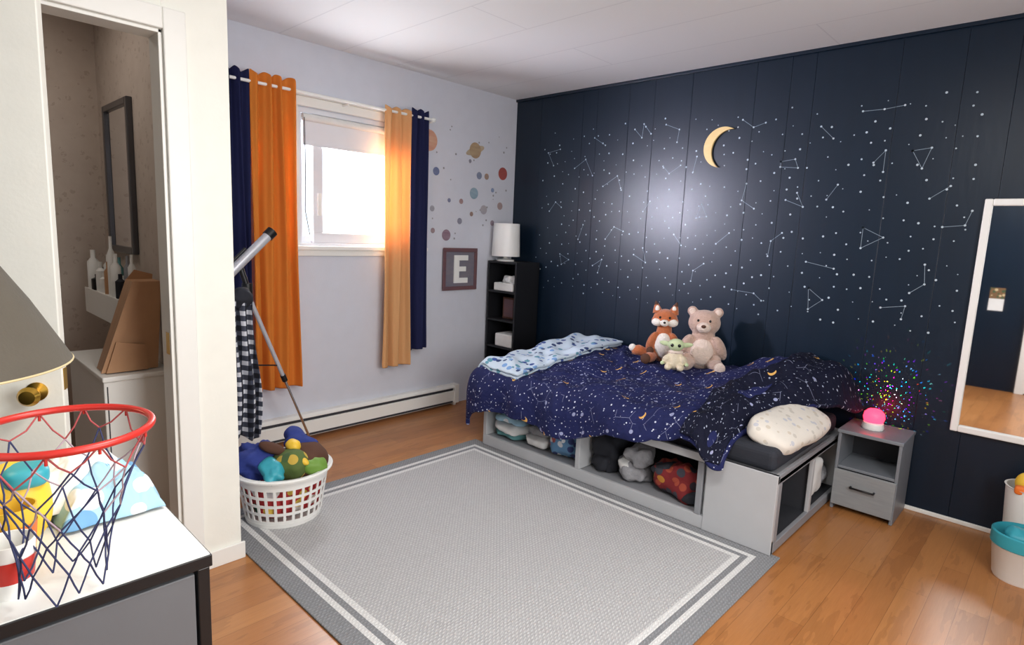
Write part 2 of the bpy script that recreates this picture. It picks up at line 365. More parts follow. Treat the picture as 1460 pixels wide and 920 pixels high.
frame('sash_slide',-1.79,WY1-.03,WZ0+.03,WZ1-.03,.065,-.045,-.01,M['win_white'],w)
box('latch',(-.01,.004),(-1.765,-1.74),(1.42,1.56),M['white'],w)
tg=NT('window_glass'); tr=tg.n('ShaderNodeBsdfTransparent'); gl=tg.n('ShaderNodeBsdfGlossy'); gl.inputs['Roughness'].default_value=.02
mx=tg.n('ShaderNodeMixShader'); mx.inputs[0].default_value=.06; tg.l(tr.outputs[0],mx.inputs[1]); tg.l(gl.outputs[0],mx.inputs[2]); tg.l(mx.outputs[0],tg.o.inputs[0])
box('glass',(-.032,-.028),(-1.73,-1.02),(WZ0+.06,WZ1-.06),tg.m,w,0)
box('glass_fixed',(-.062,-.058),(WY0+.05,-1.5),(WZ0+.06,WZ1-.06),tg.m,w,0)
bl=parent('roller_blind',(0,-1.45,2.0))
cyl('roll',(-.0,WY0+.035,2.005),(-.0,WY1-.035,2.005),.022,M['whitec'],bl)
box('fabric',(-.004,-.001),(WY0+.04,WY1-.04),(1.85,2.0),M['win_white'],bl,0)
box('hem',(-.008,.003),(WY0+.04,WY1-.04),(1.84,1.855),M['win_white'],bl,.002)
tube('cord',[(.02,-1.86,2.0),(.02,-1.855,1.7),(.022,-1.86,1.45),(.02,-1.83,1.30)],.0025,M['dark_in'],bl)
# ------------------------------------------------------------ curtains
def curtain(name,y0,y1,z0,z1,mat,par,waves,amp=.03,flare=0.0,xc=.085,ph=0):
    def fn(u,v):
        g=1+flare*(1-v)
        y=(y0+y1)/2+(u-.5)*(y1-y0)*g+.006*math.sin(v*5+u*9)
        a=amp*(.75+.25*(1-v)); X=xc+a*math.sin(u*waves*2*pi+ph+.25*math.sin(v*4+u*5))+.3*a*math.sin(u*waves*4.3*pi+1+v)
        z=z0+(z1-z0)*v+ (.012*math.cos(u*waves*2*pi+ph) if v>.98 else 0)
        return Vector((X,y,z))
    return sheet(name,fn,int(26*waves)//2*2,40,mat,par,.003)
cl=parent('curtain',(.08,-2.1,1.2)); 
curtain('orange_panel',-2.205,-1.945,.37,2.18,M['cur_o'],cl,3.5,.03,.12)
curtain('navy_panel',-2.36,-2.215,.15,2.18,M['cur_n'],cl,2,.025,.02)
cr=parent('curtain',(.08,-1.05,1.2))
curtain('orange_panel',-1.33,-1.125,.40,2.15,M['cur_o2'],cr,2.5,.028,.14)
curtain('navy_panel',-1.115,-.975,.50,2.17,M['cur_n'],cr,2,.025,.35)
rod=parent('curtain_rod',(.085,-1.6,2.1))
cyl('rod',(.085,-2.40,2.125),(.085,-.93,2.125),.009,M['white'],rod)
for y in (-2.40,-.93): ell('finial',(.085,y,2.125),(.016,.02,.016),M['white'],rod,n=16)
for y in (-2.38,-1.60,-.94): box('bracket',(0,.085),(y-.006,y+.006),(2.105,2.115),M['white'],rod,.002)
# ------------------------------------------------------------ heater
h=parent('baseboard_heater',(.04,-1.6,.08))
def hp(y0,y1):
    prof=[(0,.02),(.055,.02),(.06,.03),(.06,.115),(.052,.125),(.03,.128),(.03,.136),(.06,.14),(.06,.15),(.045,.165),(0,.165)]
    n=len(prof); v=[(a,y0,b) for a,b in prof]+[(a,y1,b) for a,b in prof]
    f=[(i,i+1,i+1+n,i+n) for i in range(n-1)]+[tuple(range(n)),tuple(range(2*n-1,n-1,-1))]
    return mesh('body',v,f,M['trim'],h)
hp(-2.70,-.60)
box('lower_slot',(.0605,.0615),(-2.68,-.66),(.026,.04),M['dark_in'],h,0)
box('upper_slot',(.03,.0605),(-2.68,-.66),(.125,.142),M['dark_in'],h,0)
for y in (-2.70,-.645): box('cap',(.0,.066),(y,y+.045),(.018,.168),M['trim'],h,.003)
for y in (-2.5,-.62): box('foot',(.0,.05),(y-.02,y),(0,.02),M['trim'],h,0)
# ------------------------------------------------------------ planet decals
pl=parent('planet_wall_decals',(.002,-.5,1.7))
def disc(y,z,r,mat,x=.002,n=24,sy=1,rot=0):
    pts=[(math.cos(2*pi*i/n)*r,math.sin(2*pi*i/n)*r*sy) for i in range(n)]
    pts=[(a*math.cos(rot)-b*math.sin(rot),a*math.sin(rot)+b*math.cos(rot)) for a,b in pts]
    return mesh('planet',[(x,y+a,z+b) for a,b in pts],[tuple(range(n))],mat,pl)
def pm(c,c2):
    t=NT('planet_print'); v=t.coord(); g=t.noise(t.mapping(v,(1,6,30),rot=(.4,0,0)),1.5,3); t.base(t.mix(g,lin(c),lin(c2))); return t.m
P=[(-.90,2.0,.075,(196,120,100),(220,190,160)),(-.14,1.84,.050,(180,90,80),(140,76,76)),(-.40,1.80,.028,(90,100,130),(160,170,190)),(-.45,1.66,.044,(110,140,160),(170,190,200)),(-.32,1.80,.024,(200,150,90),(120,130,150)),
(-.58,1.59,.020,(150,120,130),(190,160,150)),(-.72,1.33,.042,(120,90,110),(170,150,160)),(-.86,1.52,.022,(140,140,150),(180,180,190)),(-.59,1.44,.024,(160,160,170),(120,120,140)),(-.16,1.58,.030,(180,160,150),(150,130,140)),
(-.83,1.79,.03,(90,100,140),(130,140,170)),(-.47,1.50,.018,(170,140,120),(140,120,120)),(-.70,1.59,.016,(110,120,150),(150,150,170)),(-.34,1.54,.036,(190,180,176),(160,160,176)),(-.50,1.90,.014,(120,120,140),(150,150,160)),(-.25,1.70,.018,(120,140,170),(150,160,190)),(-.85,1.36,.02,(170,150,150),(140,120,130)),(-.24,1.44,.022,(120,120,150),(170,150,150))]
for (y,z,r,a,b) in P: disc(y,z,r,pm(a,b))
disc(-.45,1.985,.10,pm((170,150,126),(200,186,160)),.0018,28,.28,.35); disc(-.45,1.985,.06,pm((196,172,134),(150,126,104)),.0024)
rr=random.Random(3)
for k in range(30): disc(-.88+rr.random()*.80,1.28+rr.random()*.85,.004+.005*rr.random(),M['greyc'],.0019,8)
# E sign
es=parent('letter_sign',(.01,-.585,1.065))
box('board',(0,.016),(-.75,-.42),(.92,1.225),M['signgrey'],es,.003)
frame('frame',-.76,-.41,.91,1.235,.03,.016,.024,M['signwood'],es)
for nm,a,b in [('stem',(-.65,-.60),(.965,1.18)),('arm_top',(-.60,-.51),(1.14,1.18)),('arm_mid',(-.60,-.53),(1.055,1.093)),('arm_bottom',(-.60,-.51),(.965,1.005))]:
    box(nm,(.016,.026),a,b,M['white'],es,.001)
# ------------------------------------------------------------ corner shelf
s=parent('tall_black_shelf',(.19,-.15,.6))
X0,X1,Y0,Y1,T=.02,.34,-.29,-.02,1.14
box('side_l',(X0,X0+.016),(Y0,Y1),(0,T),M['blackwood'],s); box('side_r',(X1-.016,X1),(Y0,Y1),(0,T),M['blackwood'],s)
box('back',(X0,X1),(Y1-.006,Y1),(0,T),M['blackwood'],s,0)
for i,z in enumerate((.0,.22,.44,.66,.89,1.124)): box('shelf_%d'%i,(X0+.016,X1-.016),(Y0,Y1-.006),(z,z+.016),M['blackwood'],s,.002)
sb=parent('storage_bin',(.18,-.15,.98)); box('bin',(.09,.30),(-.285,-.1),(.907,.97),M['whitec'],sb,.008)
ell('tissues',(.20,-.20,1.0),(.085,.06,.035),M['whitec'],sb,amp=.6,freq=12,seed=3)
sb2=parent('picture_frame',(.18,-.2,.75)); box('frame',(.12,.25),(-.2,-.185),(.676,.85),M['brown'],sb2); box('print',(.135,.235),(-.202,-.2),(.69,.835),M['signwood'],sb2,0)
sb3=parent('storage_box',(.18,-.2,.5)); box('box',(.12,.31),(-.28,-.1),(.456,.56),M['whitec'],sb3,.01)
wl2=parent('white_table_lamp',(.11,-.19,1.28))
lathe('shade',[(.115,.04),(.105,.30),(.103,.30),(.113,.04)],(.12,-.19,1.14),M['white'],wl2,32)
lathe('base',[(0,0),(.07,0),(.07,.012),(.02,.02),(.012,.05),(.012,.2),(0,.2)],(.12,-.19,1.14),M['white'],wl2)
for a in range(3): cyl('spider',(.12,-.19,1.33),(.12+.1*math.cos(a*2.1),-.19+.1*math.sin(a*2.1),1.33),.002,M['white'],wl2,8)
# ------------------------------------------------------------ constellations
cs=parent('constellation_wall_decals',(1.7,0,1.5))
K=[[(1.14,2.11),(1.20,2.05),(1.21,2.14),(1.27,2.07)],[(1.38,2.12),(1.48,2.08),(1.47,2.00)],[(1.90,2.10),(1.97,2.05),(2.04,2.07)],[(2.15,1.84),(2.23,1.85),(2.25,1.80),(2.15,1.81),(2.15,1.84)],[(1.68,1.60),(1.72,1.52),(1.65,1.51),(1.68,1.60)],[(1.96,1.72),(1.94,1.62),(2.02,1.57)],[(2.20,1.43),(2.14,1.38),(2.13,1.29)],[(2.62,1.47),(2.72,1.42),(2.62,1.36),(2.62,1.47)],[(2.38,1.12),(2.46,1.06),(2.39,1.0),(2.38,1.12)],[(1.93,1.07),(2.07,1.06),(2.12,1.02)],[(2.75,1.05),(2.86,1.07),(2.85,1.0)],[(2.92,1.29),(2.93,1.19),(2.87,1.14)],[(1.73,1.22),(1.66,1.17),(1.65,1.10)],[(1.38,1.85),(1.43,1.80),(1.51,1.85)],[(2.80,1.86),(2.85,1.77),(2.88,1.87),(2.80,1.86)],[(2.63,1.81),(2.68,1.87),(2.68,1.76)],[(2.97,1.48),(3.06,1.49),(3.08,1.56)],[(2.55,2.08),(2.65,2.08),(2.74,2.09)],[(.63,1.87),(.73,1.93),(.80,1.81)],[(.90,1.73),(1.02,1.80),(1.06,1.70)],[(.74,1.45),(.70,1.34)],[(.53,1.22),(.62,1.18),(.55,1.14),(.53,1.22)],
[(1.50,1.40),(1.56,1.33)],[(.95,1.35),(1.02,1.44),(1.10,1.41)],[(2.42,1.62),(2.47,1.70)],[(.42,1.9),(.36,2.0),(.48,2.02)],[(1.25,1.55),(1.30,1.62)],[(2.35,2.02),(2.42,1.95)],[(.4,1.55),(.46,1.62),(.52,1.58)],[(.85,1.15),(.93,1.2),(.9,1.1)],[(1.2,1.25),(1.3,1.2),(1.27,1.3)],[(2.35,1.27),(2.5,1.24)],[(2.2,1.62),(2.3,1.58),(2.26,1.66)],[(.8,2.08),(.9,2.02)],[(1.62,1.9),(1.6,1.8)],[(2.9,1.62),(2.98,1.68)],[(1.8,1.35),(1.88,1.42)]]
sv=[];sf=[];lv=[];lf=[]
def star(x,z,r):
    b=len(sv); n=8
    for i in range(n): sv.append((x+r*math.cos(2*pi*i/n),-.0022,z+r*math.sin(2*pi*i/n)))
    sf.append(tuple(range(b,b+n)))
def seg(p,q,wd=.0012):
    d=(Vector(q)-Vector(p)).normalized(); nrm=Vector((-d.y,d.x))*wd; b=len(lv)
    for a in (Vector(p)+nrm,Vector(q)+nrm,Vector(q)-nrm,Vector(p)-nrm): lv.append((a.x,-.0018,a.y))
    lf.append((b,b+1,b+2,b+3))
for c in K:
    for a in c: star(*a,.0055)
    for a,b in zip(c,c[1:]): seg(a,b)
rr=random.Random(11); pts=[]
while len(pts)<430:
    a=(.28+rr.random()*2.8,.92+rr.random()*1.24)
    if a[1]>2.02 and rr.random()<.5: continue
    if all((a[0]-b[0])**2+(a[1]-b[1])**2>.0030 for b in pts): pts.append(a)
for a in pts: star(*a,rr.choice((.003,.004,.005,.006)))
mesh('stars',sv,sf,M['star'],cs); mesh('lines',lv,lf,M['starline'],cs)
# crescent moon sign
mo=parent('crescent_moon_wall_art',(1.78,-.01,1.94))
A=Vector((1.855,2.05)); B=Vector((1.775,1.822)); mid=(A+B)/2; ax=Vector((-.94,.34)).normalized(); ch=(A-B).length/2
def arc(sag,n,wh):
    R=(sag*sag+ch*ch)/(2*sag); cen=mid+ax*(sag-R); a0=math.atan2(*(A-cen).yx); a1=math.atan2(*(B-cen).yx)
    if a1<a0: a1+=2*pi
    return [tuple(cen+R*Vector((math.cos(a0+(a1-a0)*i/n),math.sin(a0+(a1-a0)*i/n)))) for i in range(n+1)]
outl=arc(.148,40,0)+arc(.092,40,0)[::-1][1:-1]
bev(poly_prism('crescent',outl,lambda a,b,d:(a,-.004-d,b),M['gold'],mo,.014),.002)
# ------------------------------------------------------------ wall mirror
mi=parent('wall_mirror',(3.3,-.02,1.05))
mx0,mx1,mz0,mz1,ft=3.125,3.50,.475,1.615,.032
box('glass',(mx0+ft,mx1-ft),(-.014,-.010),(mz0+ft,mz1-ft),M['mirror'],mi,0)
box('backing',(mx0+.005,mx1-.005),(-.010,-.001),(mz0+.005,mz1-.005),M['dark_in'],mi,0)
box('frame_l',(mx0,mx0+ft),(-.03,-.002),(mz0,mz1),M['trim'],mi,.005); box('frame_r',(mx1-ft,mx1),(-.03,-.002),(mz0,mz1),M['trim'],mi,.005)
box('frame_t',(mx0+ft,mx1-ft),(-.03,-.002),(mz1-ft,mz1),M['trim'],mi,.005); box('frame_b',(mx0+ft,mx1-ft),(-.03,-.002),(mz0,mz0+ft),M['trim'],mi,.005)
# ------------------------------------------------------------ rug
rg=parent('area_rug',(1.73,-1.88,0))
rx0,rx1,ry0,ry1=.755,2.715,-2.72,-1.055
box('base',(rx0,rx1),(ry0,ry1),(.0005,.009),M['rug_d'],rg,.003)
def ring(nm,a,b,mat,z=.0095):
    o=[(rx0+a,ry0+a),(rx1-a,ry0+a),(rx1-a,ry1-a),(rx0+a,ry1-a)]; i=[(rx0+b,ry0+b),(rx1-b,ry0+b),(rx1-b,ry1-b),(rx0+b,ry1-b)]
    mesh(nm,[(*p,z) for p in o+i],[(0,1,5,4),(1,2,6,5),(2,3,7,6),(3,0,4,7)],mat,rg)
ring('stripe_outer',.075,.10,M['rug_w']); ring('band',.10,.125,M['rug_d']); ring('stripe_inner',.125,.15,M['rug_w'])
mesh('field',[(rx0+.15,ry0+.15,.0095),(rx1-.15,ry0+.15,.0095),(rx1-.15,ry1-.15,.0095),(rx0+.15,ry1-.15,.0095)],[(0,1,2,3)],M['rug_f'],rg)
# ------------------------------------------------------------ bed
b=parent('storage_bed',(1.76,-.6,.2))
bx0,bx1,by0,by1,bt=.85,2.68,-1.08,-.10,.375
G=M['bedgrey'];G2=M['bedgrey2']
box('front_bottom_rail',(bx0,bx1),(by0,by0+.02),(0.01,.075),G,b); box('front_top_rail',(bx0,bx1),(by0,by0+.02),(.335,bt),G,b)
box('front_post_l',(bx0,bx0+.03),(by0,by0+.02),(.075,.335),G,b)
box('front_panel',(2.36,bx1),(by0-.004,by0+.02),(0.01,bt),G,b); box('front_post_mid',(2.315,2.345),(by0-.002,by0+.02),(.075,.335),G2,b)
box('divider_1',(1.595,1.625),(by0,by0+.5),(.075,.335),G,b)
box('divider_2',(2.345,2.362),(by0+.02,by0+.5),(0.02,.335),G,b)
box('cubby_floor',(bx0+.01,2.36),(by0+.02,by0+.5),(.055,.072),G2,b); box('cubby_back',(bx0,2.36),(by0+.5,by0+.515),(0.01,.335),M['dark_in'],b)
box('deck',(bx0,bx1),(by0+.02,by1),(.335,.36),G2,b); box('end_left',(bx0,bx0+.02),(by0+.02,by1),(.01,bt),G,b); box('rear_rail',(bx0,bx1),(by1-.02,by1),(.01,bt),G,b)
box('foot_top_rail',(bx1-.02,bx1),(by0+.02,by1),(.33,bt),G2,b); box('foot_bottom_rail',(bx1-.02,bx1),(by0+.02,by1),(.01,.055),G2,b)
box('foot_post_a',(bx1-.02,bx1),(by0+.02,by0+.06),(.055,.33),G2,b); box('foot_post_b',(bx1-.02,bx1),(-.60,-.57),(.055,.33),G,b); box('foot_post_c',(bx1-.02,bx1),(by1-.04,by1),(.055,.33),G2,b)
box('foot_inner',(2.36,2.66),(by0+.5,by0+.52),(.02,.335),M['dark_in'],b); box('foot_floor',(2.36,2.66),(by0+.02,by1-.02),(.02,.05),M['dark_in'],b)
mt=parent('mattress',(1.77,-.57,.42))
bev(box('core',(.89,2.645),(-1.035,-.13),(.361,.465),M['sheet'],mt,0),.03,4)
# duvet
def ztop(x,y):
    q=(y+1.1)/1.0
    z=.505+.07*sst(0,1,q)
    z+=.16*math.exp(-((x-2.45)/.30)**2-((y+.20)/.36)**2)
    z+=.07*math.exp(-((x-2.36)/.22)**2-((y+.75)/.3)**2)
    p=Vector((x*3.2,y*3.2,.3)); z+=.024*noise.noise(p)+.020*noise.noise(p*2.4)
    z+=.022*(1-abs(noise.noise(Vector((x*5+y*3,y*2.0,2.)))*2))**2
    return z
def bend(a,r):
    if a<=0: return a,0
    if a<r*pi/2: return r*math.sin(a/r),r*(1-math.cos(a/r))
    return r,r+a-r*pi/2
def lerp(tab,x):
    for (a,u),(c,v) in zip(tab,tab[1:]):
        if x<=c: return u+(v-u)*max(0,min(1,(x-a)/(c-a)))
    return tab[-1][1]
hang=[(.5,.40),(.75,.36),(.95,.26),(1.22,.28),(1.5,.29),(1.8,.25),(2.0,.19),(2.2,.14),(2.30,.10),(2.40,.14),(2.5,.10),(2.7,.0)]
def duv(u,v,off=0):
    xe=2.46+.25*sst(.85,.15,v)
    s=-.26+u*(xe-.86+.26)
    xx=.86+s
    t=v*(1.04+lerp(hang,xx)+.02*math.sin(xx*9))-1.04
    ox,dx=bend(-s,.06); oy,dy=bend(t,.06)
    X=.86-ox if s<0 else xx
    Y=-1.06-oy if t>0 else -1.06-t
    z=ztop(max(X,.8),max(-1.1,Y))
    dn=math.sqrt(dx*dx+dy*dy)
    z-=dn
    fold=.5+.5*math.sin(xx*17+1.5*math.sin(xx*5)); Y-= (.012+.045*fold)*min(1,dy/.12)
    X-= (.02+.03*math.sin(Y*16))*min(1,dx/.12)
    e=sst(.93,1.0,u); z-=.085*e
    z-=.05*sst(.955,1,u)*sst(.5,.1,v)
    return Vector((X,min(-.045,Y),max(z,.12)))
du=parent('duvet',(1.7,-.6,.5))
sheet('cover',duv,120,90,M['duvet'],du,.03,1,0,uvf=lambda u,v:(u*2.0,v*1.4))
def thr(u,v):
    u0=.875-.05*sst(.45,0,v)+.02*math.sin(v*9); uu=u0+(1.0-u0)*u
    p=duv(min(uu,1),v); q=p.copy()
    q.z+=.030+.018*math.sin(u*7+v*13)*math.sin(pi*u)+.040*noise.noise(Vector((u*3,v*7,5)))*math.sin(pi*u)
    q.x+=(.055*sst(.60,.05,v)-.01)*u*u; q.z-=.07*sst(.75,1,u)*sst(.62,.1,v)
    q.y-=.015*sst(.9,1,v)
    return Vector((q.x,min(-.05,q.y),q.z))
th=parent('duvet_dark_shaded_end',(2.5,-.5,.6))  # added sheet for the duvet's dark, shaded end; not a separate blanket
sheet('cloth',thr,40,90,M['duvet_dark_shade'],th,.022,1,0,uvf=lambda u,v:(u*.4,v*1.4))
pw_=parent('pillow',(2.58,-.72,.50))
ell('cushion',(2.588,-.71,.502),(.120,.29,.056),M['pillow'],pw_,(math.radians(3),math.radians(26),math.radians(-4)),2,.10,7,2.8,48)
def blk(k):
    def fn(u,v):
        x=.755+.40*u+.04*v+.012*k; y=-1.115+.99*v+.07*u*v-.004*k
        z=ztop(max(x,.8),y)+.022+.022*k+.010*noise.noise(Vector((x*9,y*9,k)))
        z-=.10*sst(.25,0,u)*sst(.35,0,v)+.03*sst(.15,0,u)+.02*sst(.06,0,v)
        return Vector((x,y,z))
    return fn
bk=parent('folded_blanket',(.97,-.6,.57))
sheet('layer_1',blk(0),24,50,M['blanket'],bk,.02,1); sheet('layer_2',blk(1),24,50,M['blanket'],bk,.02,1)
# ------------------------------------------------------------ plush toys
def T(c,yaw,k=1):
    R=Matrix.Rotation(yaw,3,'Z'); c=Vector(c)
    return (lambda p:c+R@(Vector(p)*k)),yaw,k
def toy(name,c,yaw,k=1):
    f,yaw,k=T(c,yaw,k); par=parent(name,c)
    def E(nm,p,r,mat,rot=(0,0,0),**kw): 
        return ell(nm,f(p),[q*k for q in r],mat,par,(rot[0],rot[1],rot[2]+yaw),**kw)
    def F(nm,parts,mat,vox=.007): 
        return fuse(nm,[(f(p),[q*k for q in r],(rt[0],rt[1],rt[2]+yaw)) for p,r,rt in parts],mat,par,vox)
    return E,F,f,par
O=(0,0,0)
yaw=math.radians(28)
E,F,f,p=toy('fox_plush_toy',(1.635,-.27,ztop(1.635,-.28)+.016),yaw,.97)
F('body',[((0,0,.10),(.085,.075,.11),O),((0,-.005,.20),(.05,.05,.06),O),((-.075,-.03,.13),(.028,.035,.075),(.3,.35,0)),((.075,-.03,.13),(.028,.035,.075),(.3,-.35,0)),
 ((-.075,-.09,.035),(.038,.075,.035),(0,0,-.35)),((.075,-.09,.035),(.038,.075,.035),(0,0,.35)),((0,-.005,.285),(.078,.065,.062),O),((-.052,-.02,.268),(.035,.035,.03),O),((.052,-.02,.268),(.035,.035,.03),O)],M['orange_fur'])
E('belly',(0,-.045,.11),(.055,.045,.085),M['white_fur'],n=24)
E('muzzle',(0,-.072,.262),(.028,.035,.022),M['white_fur'],n=24); E('cheek_l',(-.048,-.045,.262),(.036,.026,.026),M['white_fur'],n=24); E('cheek_r',(.048,-.045,.262),(.036,.026,.026),M['white_fur'],n=24)
E('nose',(0,-.106,.268),(.009,.007,.007),M['eye'],n=16); E('eye_l',(-.03,-.062,.295),(.008,.006,.009),M['eye'],n=16); E('eye_r',(.03,-.062,.295),(.008,.006,.009),M['eye'],n=16)
for sx in (-1,1):
    lathe('ear',[(0,.075),(.012,.055),(.026,.02),(.032,0),(0,-.004)],f((sx*.05,0,.32)),M['orange_fur'],p,20,True,(sx*.25,0,1)); lathe('ear_tip',[(0,.078),(.010,.062),(.014,.05)],f((sx*.051,-.001,.32)),M['brown'],p,20,True,(sx*.25,0,1))
    E('ear_inner',(sx*.053,-.02,.345),(.014,.008,.024),M['white_fur'],n=16); E('foot',(sx*.10,-.155,.035),(.032,.022,.034),M['brown'],n=20); E('paw',(sx*.078,-.075,.075),(.024,.024,.026),M['brown'],n=20)
F('tail',[((-.11,0,.045),(.06,.035,.035),(0,.2,0)),((-.16,-.01,.06),(.045,.032,.035),(0,-.3,0))],M['orange_fur']); E('tail_tip',(-.195,-.012,.075),(.025,.022,.025),M['white_fur'],n=20)
E,F,f,p=toy('teddy_bear_plush_toy',(1.885,-.24,ztop(1.885,-.24)+.012),math.radians(24),1.0)
F('body',[((0,0,.105),(.105,.085,.115),O),((0,-.005,.20),(.07,.06,.06),O),((-.10,-.03,.14),(.034,.04,.085),(.35,.4,0)),((.10,-.03,.14),(.034,.04,.085),(.35,-.4,0)),
 ((-.085,-.10,.042),(.045,.085,.042),(0,0,-.3)),((.085,-.10,.042),(.045,.085,.042),(0,0,.3)),((0,-.01,.285),(.095,.08,.08),O),((-.075,0,.352),(.032,.018,.032),O),((.075,0,.352),(.032,.018,.032),O)],M['bear_fur'])
E('muzzle',(0,-.082,.265),(.042,.034,.032),M['bear_fur2'],n=24); E('nose',(0,-.116,.275),(.014,.008,.010),M['brown'],n=16)
E('belly',(0,-.05,.11),(.07,.048,.085),M['bear_fur2'],n=24)
for sx in (-1,1):
    E('eye',(sx*.034,-.082,.305),(.007,.006,.008),M['eye'],n=16); E('ear_inner',(sx*.075,-.015,.352),(.02,.008,.02),M['bear_fur2'],n=16); E('sole',(sx*.11,-.178,.045),(.032,.012,.034),M['bear_fur2'],n=20)
    E('paw',(sx*.085,-.085,.075),(.03,.03,.03),M['bear_fur'],n=20)
E,F,f,p=toy('green_alien_plush_toy',(1.82,-.45,ztop(1.82,-.45)+.018),math.radians(26),1.0)
F('robe',[((0,0,.05),(.055,.05,.055),O),((0,0,.09),(.042,.04,.035),O),((-.05,-.02,.06),(.022,.025,.035),(.3,.5,0)),((.05,-.02,.06),(.022,.025,.035),(.3,-.5,0)),((-.035,-.05,.02),(.022,.03,.02),O),((.035,-.05,.02),(.022,.03,.02),O)],M['robe'],.005)
E('collar',(0,0,.105),(.045,.042,.014),M['bear_fur2'],n=24)
F('head',[((0,-.005,.148),(.048,.042,.038),O),((-.062,0,.152),(.038,.008,.016),(0,.15,0)),((.062,0,.152),(.038,.008,.016),(0,-.15,0))],M['green_skin'],.004)
for sx in (-1,1): E('eye',(sx*.02,-.042,.15),(.010,.007,.010),M['eye'],n=16); E('hand',(sx*.07,-.04,.04),(.012,.012,.012),M['green_skin'],n=14)
# ------------------------------------------------------------ cubby contents
def lump(name,parts):
    c=Vector(parts[0][0]); par=parent(name,c)
    for i,q in enumerate(parts):
        ce,r,mat=q[:3]; rot=q[3] if len(q)>3 else O; amp=q[4] if len(q)>4 else .25; pp=q[5] if len(q)>5 else 3.2
        ell('part_%d'%i,ce,r,mat,par,rot,i+ce[0]*7,amp,11,pp,44)
lump('folded_blankets',[((1.0,-.90,.262),(.11,.12,.035),M['tealc']),((1.02,-.92,.20),(.12,.13,.03),M['skyc']),((1.02,-.92,.14),(.12,.13,.035),M['whitec']),((1.0,-.92,.098),(.11,.13,.022),M['tealc'])])
lump('towel_stack',[((1.24,-.94,.11),(.09,.10,.033),M['whitec']),((1.24,-.92,.17),(.085,.09,.03),M['greyc']),((1.25,-.92,.235),(.08,.09,.03),M['tealc'])])
lump('cartoon_bag',[((1.46,-.94,.175),(.10,.09,.095),M['bagprint'],(0,.1,0),.3,4),((1.39,-.96,.26),(.05,.05,.03),M['bluec'],O,.4)])
lump('dark_bag',[((1.715,-.90,.175),(.07,.11,.09),M['darkc'],(0,.15,0),.4,4),((1.72,-.98,.12),(.05,.05,.045),M['darkc'],O,.4)])
lump('fleece_throw',[((1.90,-.95,.125),(.075,.08,.05),M['greyc'],(0,0,.4),.5),((1.92,-.93,.20),(.065,.075,.055),M['greyc'],(0,-.3,.2),.5),((1.87,-.98,.15),(.05,.05,.03),M['whitec'],(0,.4,0),.5)])
lump('red_backpack',[((2.16,-.93,.145),(.13,.10,.07),M['redbag'],(0,.18,.1),.35,3.4),((2.2,-.97,.19),(.08,.05,.06),M['redbag'],(0,.6,.1),.4),((2.08,-.98,.20),(.045,.05,.02),M['darkc'],(0,-.4,0),.4),((2.25,-1.0,.11),(.04,.04,.03),M['darkc'],O,.4)])
lump('spare_bedding',[((2.58,-.40,.16),(.07,.12,.10),M['whitec']),((2.58,-.25,.13),(.065,.07,.06),M['greyc'])])
# ------------------------------------------------------------ nightstand
n_=parent('nightstand',(2.84,-.16,.2)); a0,a1,c0,c1=2.70,2.985,-.305,-.02
N=M['ns_top']
box('top',(a0-.004,a1+.004),(c0-.006,c1),(.412,.43),N,n_); box('side_l',(a0,a0+.015),(c0,c1),(0,.412),N,n_); box('side_r',(a1-.015,a1),(c0,c1),(0,.412),N,n_)
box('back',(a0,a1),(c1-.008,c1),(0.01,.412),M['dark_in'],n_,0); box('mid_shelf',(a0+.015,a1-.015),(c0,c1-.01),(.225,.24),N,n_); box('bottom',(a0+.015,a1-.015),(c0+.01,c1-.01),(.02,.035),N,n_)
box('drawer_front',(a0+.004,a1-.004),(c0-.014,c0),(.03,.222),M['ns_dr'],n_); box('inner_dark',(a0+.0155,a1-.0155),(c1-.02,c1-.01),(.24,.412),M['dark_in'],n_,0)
tube('handle',[(2.79,c0-.014,.145),(2.79,c0-.034,.145),(2.895,c0-.034,.145),(2.895,c0-.014,.145)],.005,M['black'],n_)
sp=parent('star_projector_night_light',(2.82,-.16,.47))
lathe('base',[(0,0),(.048,0),(.052,.01),(.046,.035),(.03,.042),(0,.042)],(2.82,-.16,.4305),M['white'],sp)
te=NT('projector_dome_glow'); te.base(lin((230,60,70))); te.b.inputs['Emission Color'].default_value=(1,.02,.05,1); te.b.inputs['Emission Strength'].default_value=6
lathe('dome',[(.044,0),(.05,.02),(.046,.045),(.03,.062),(0,.07)],(2.82,-.16,.470),te.m,sp)
ld=bpy.data.lights.new('star_projector_light','SPOT'); ld.energy=14; ld.shadow_soft_size=.001; ld.use_nodes=True; ld.spot_size=math.radians(130); ld.spot_blend=.6
lt=ld.node_tree; em=lt.nodes['Emission']; tc=lt.nodes.new('ShaderNodeTexCoord'); vo=lt.nodes.new('ShaderNodeTexVoronoi'); vo.inputs['Scale'].default_value=16
lt.links.new(tc.outputs['Normal'],vo.inputs['Vector']); lm=lt.nodes.new('ShaderNodeMath'); lm.operation='LESS_THAN'; lm.inputs[1].default_value=.2; lt.links.new(vo.outputs['Distance'],lm.inputs[0])
mm=lt.nodes.new('ShaderNodeMath'); mm.operation='MULTIPLY'; mm.inputs[1].default_value=9; lt.links.new(lm.outputs[0],mm.inputs[0]); lt.links.new(mm.outputs[0],em.inputs['Strength'])
hs=lt.nodes.new('ShaderNodeHueSaturation'); hs.inputs['Saturation'].default_value=2; lt.links.new(vo.outputs['Color'],hs.inputs['Color']); lt.links.new(hs.outputs[0],em.inputs['Color'])
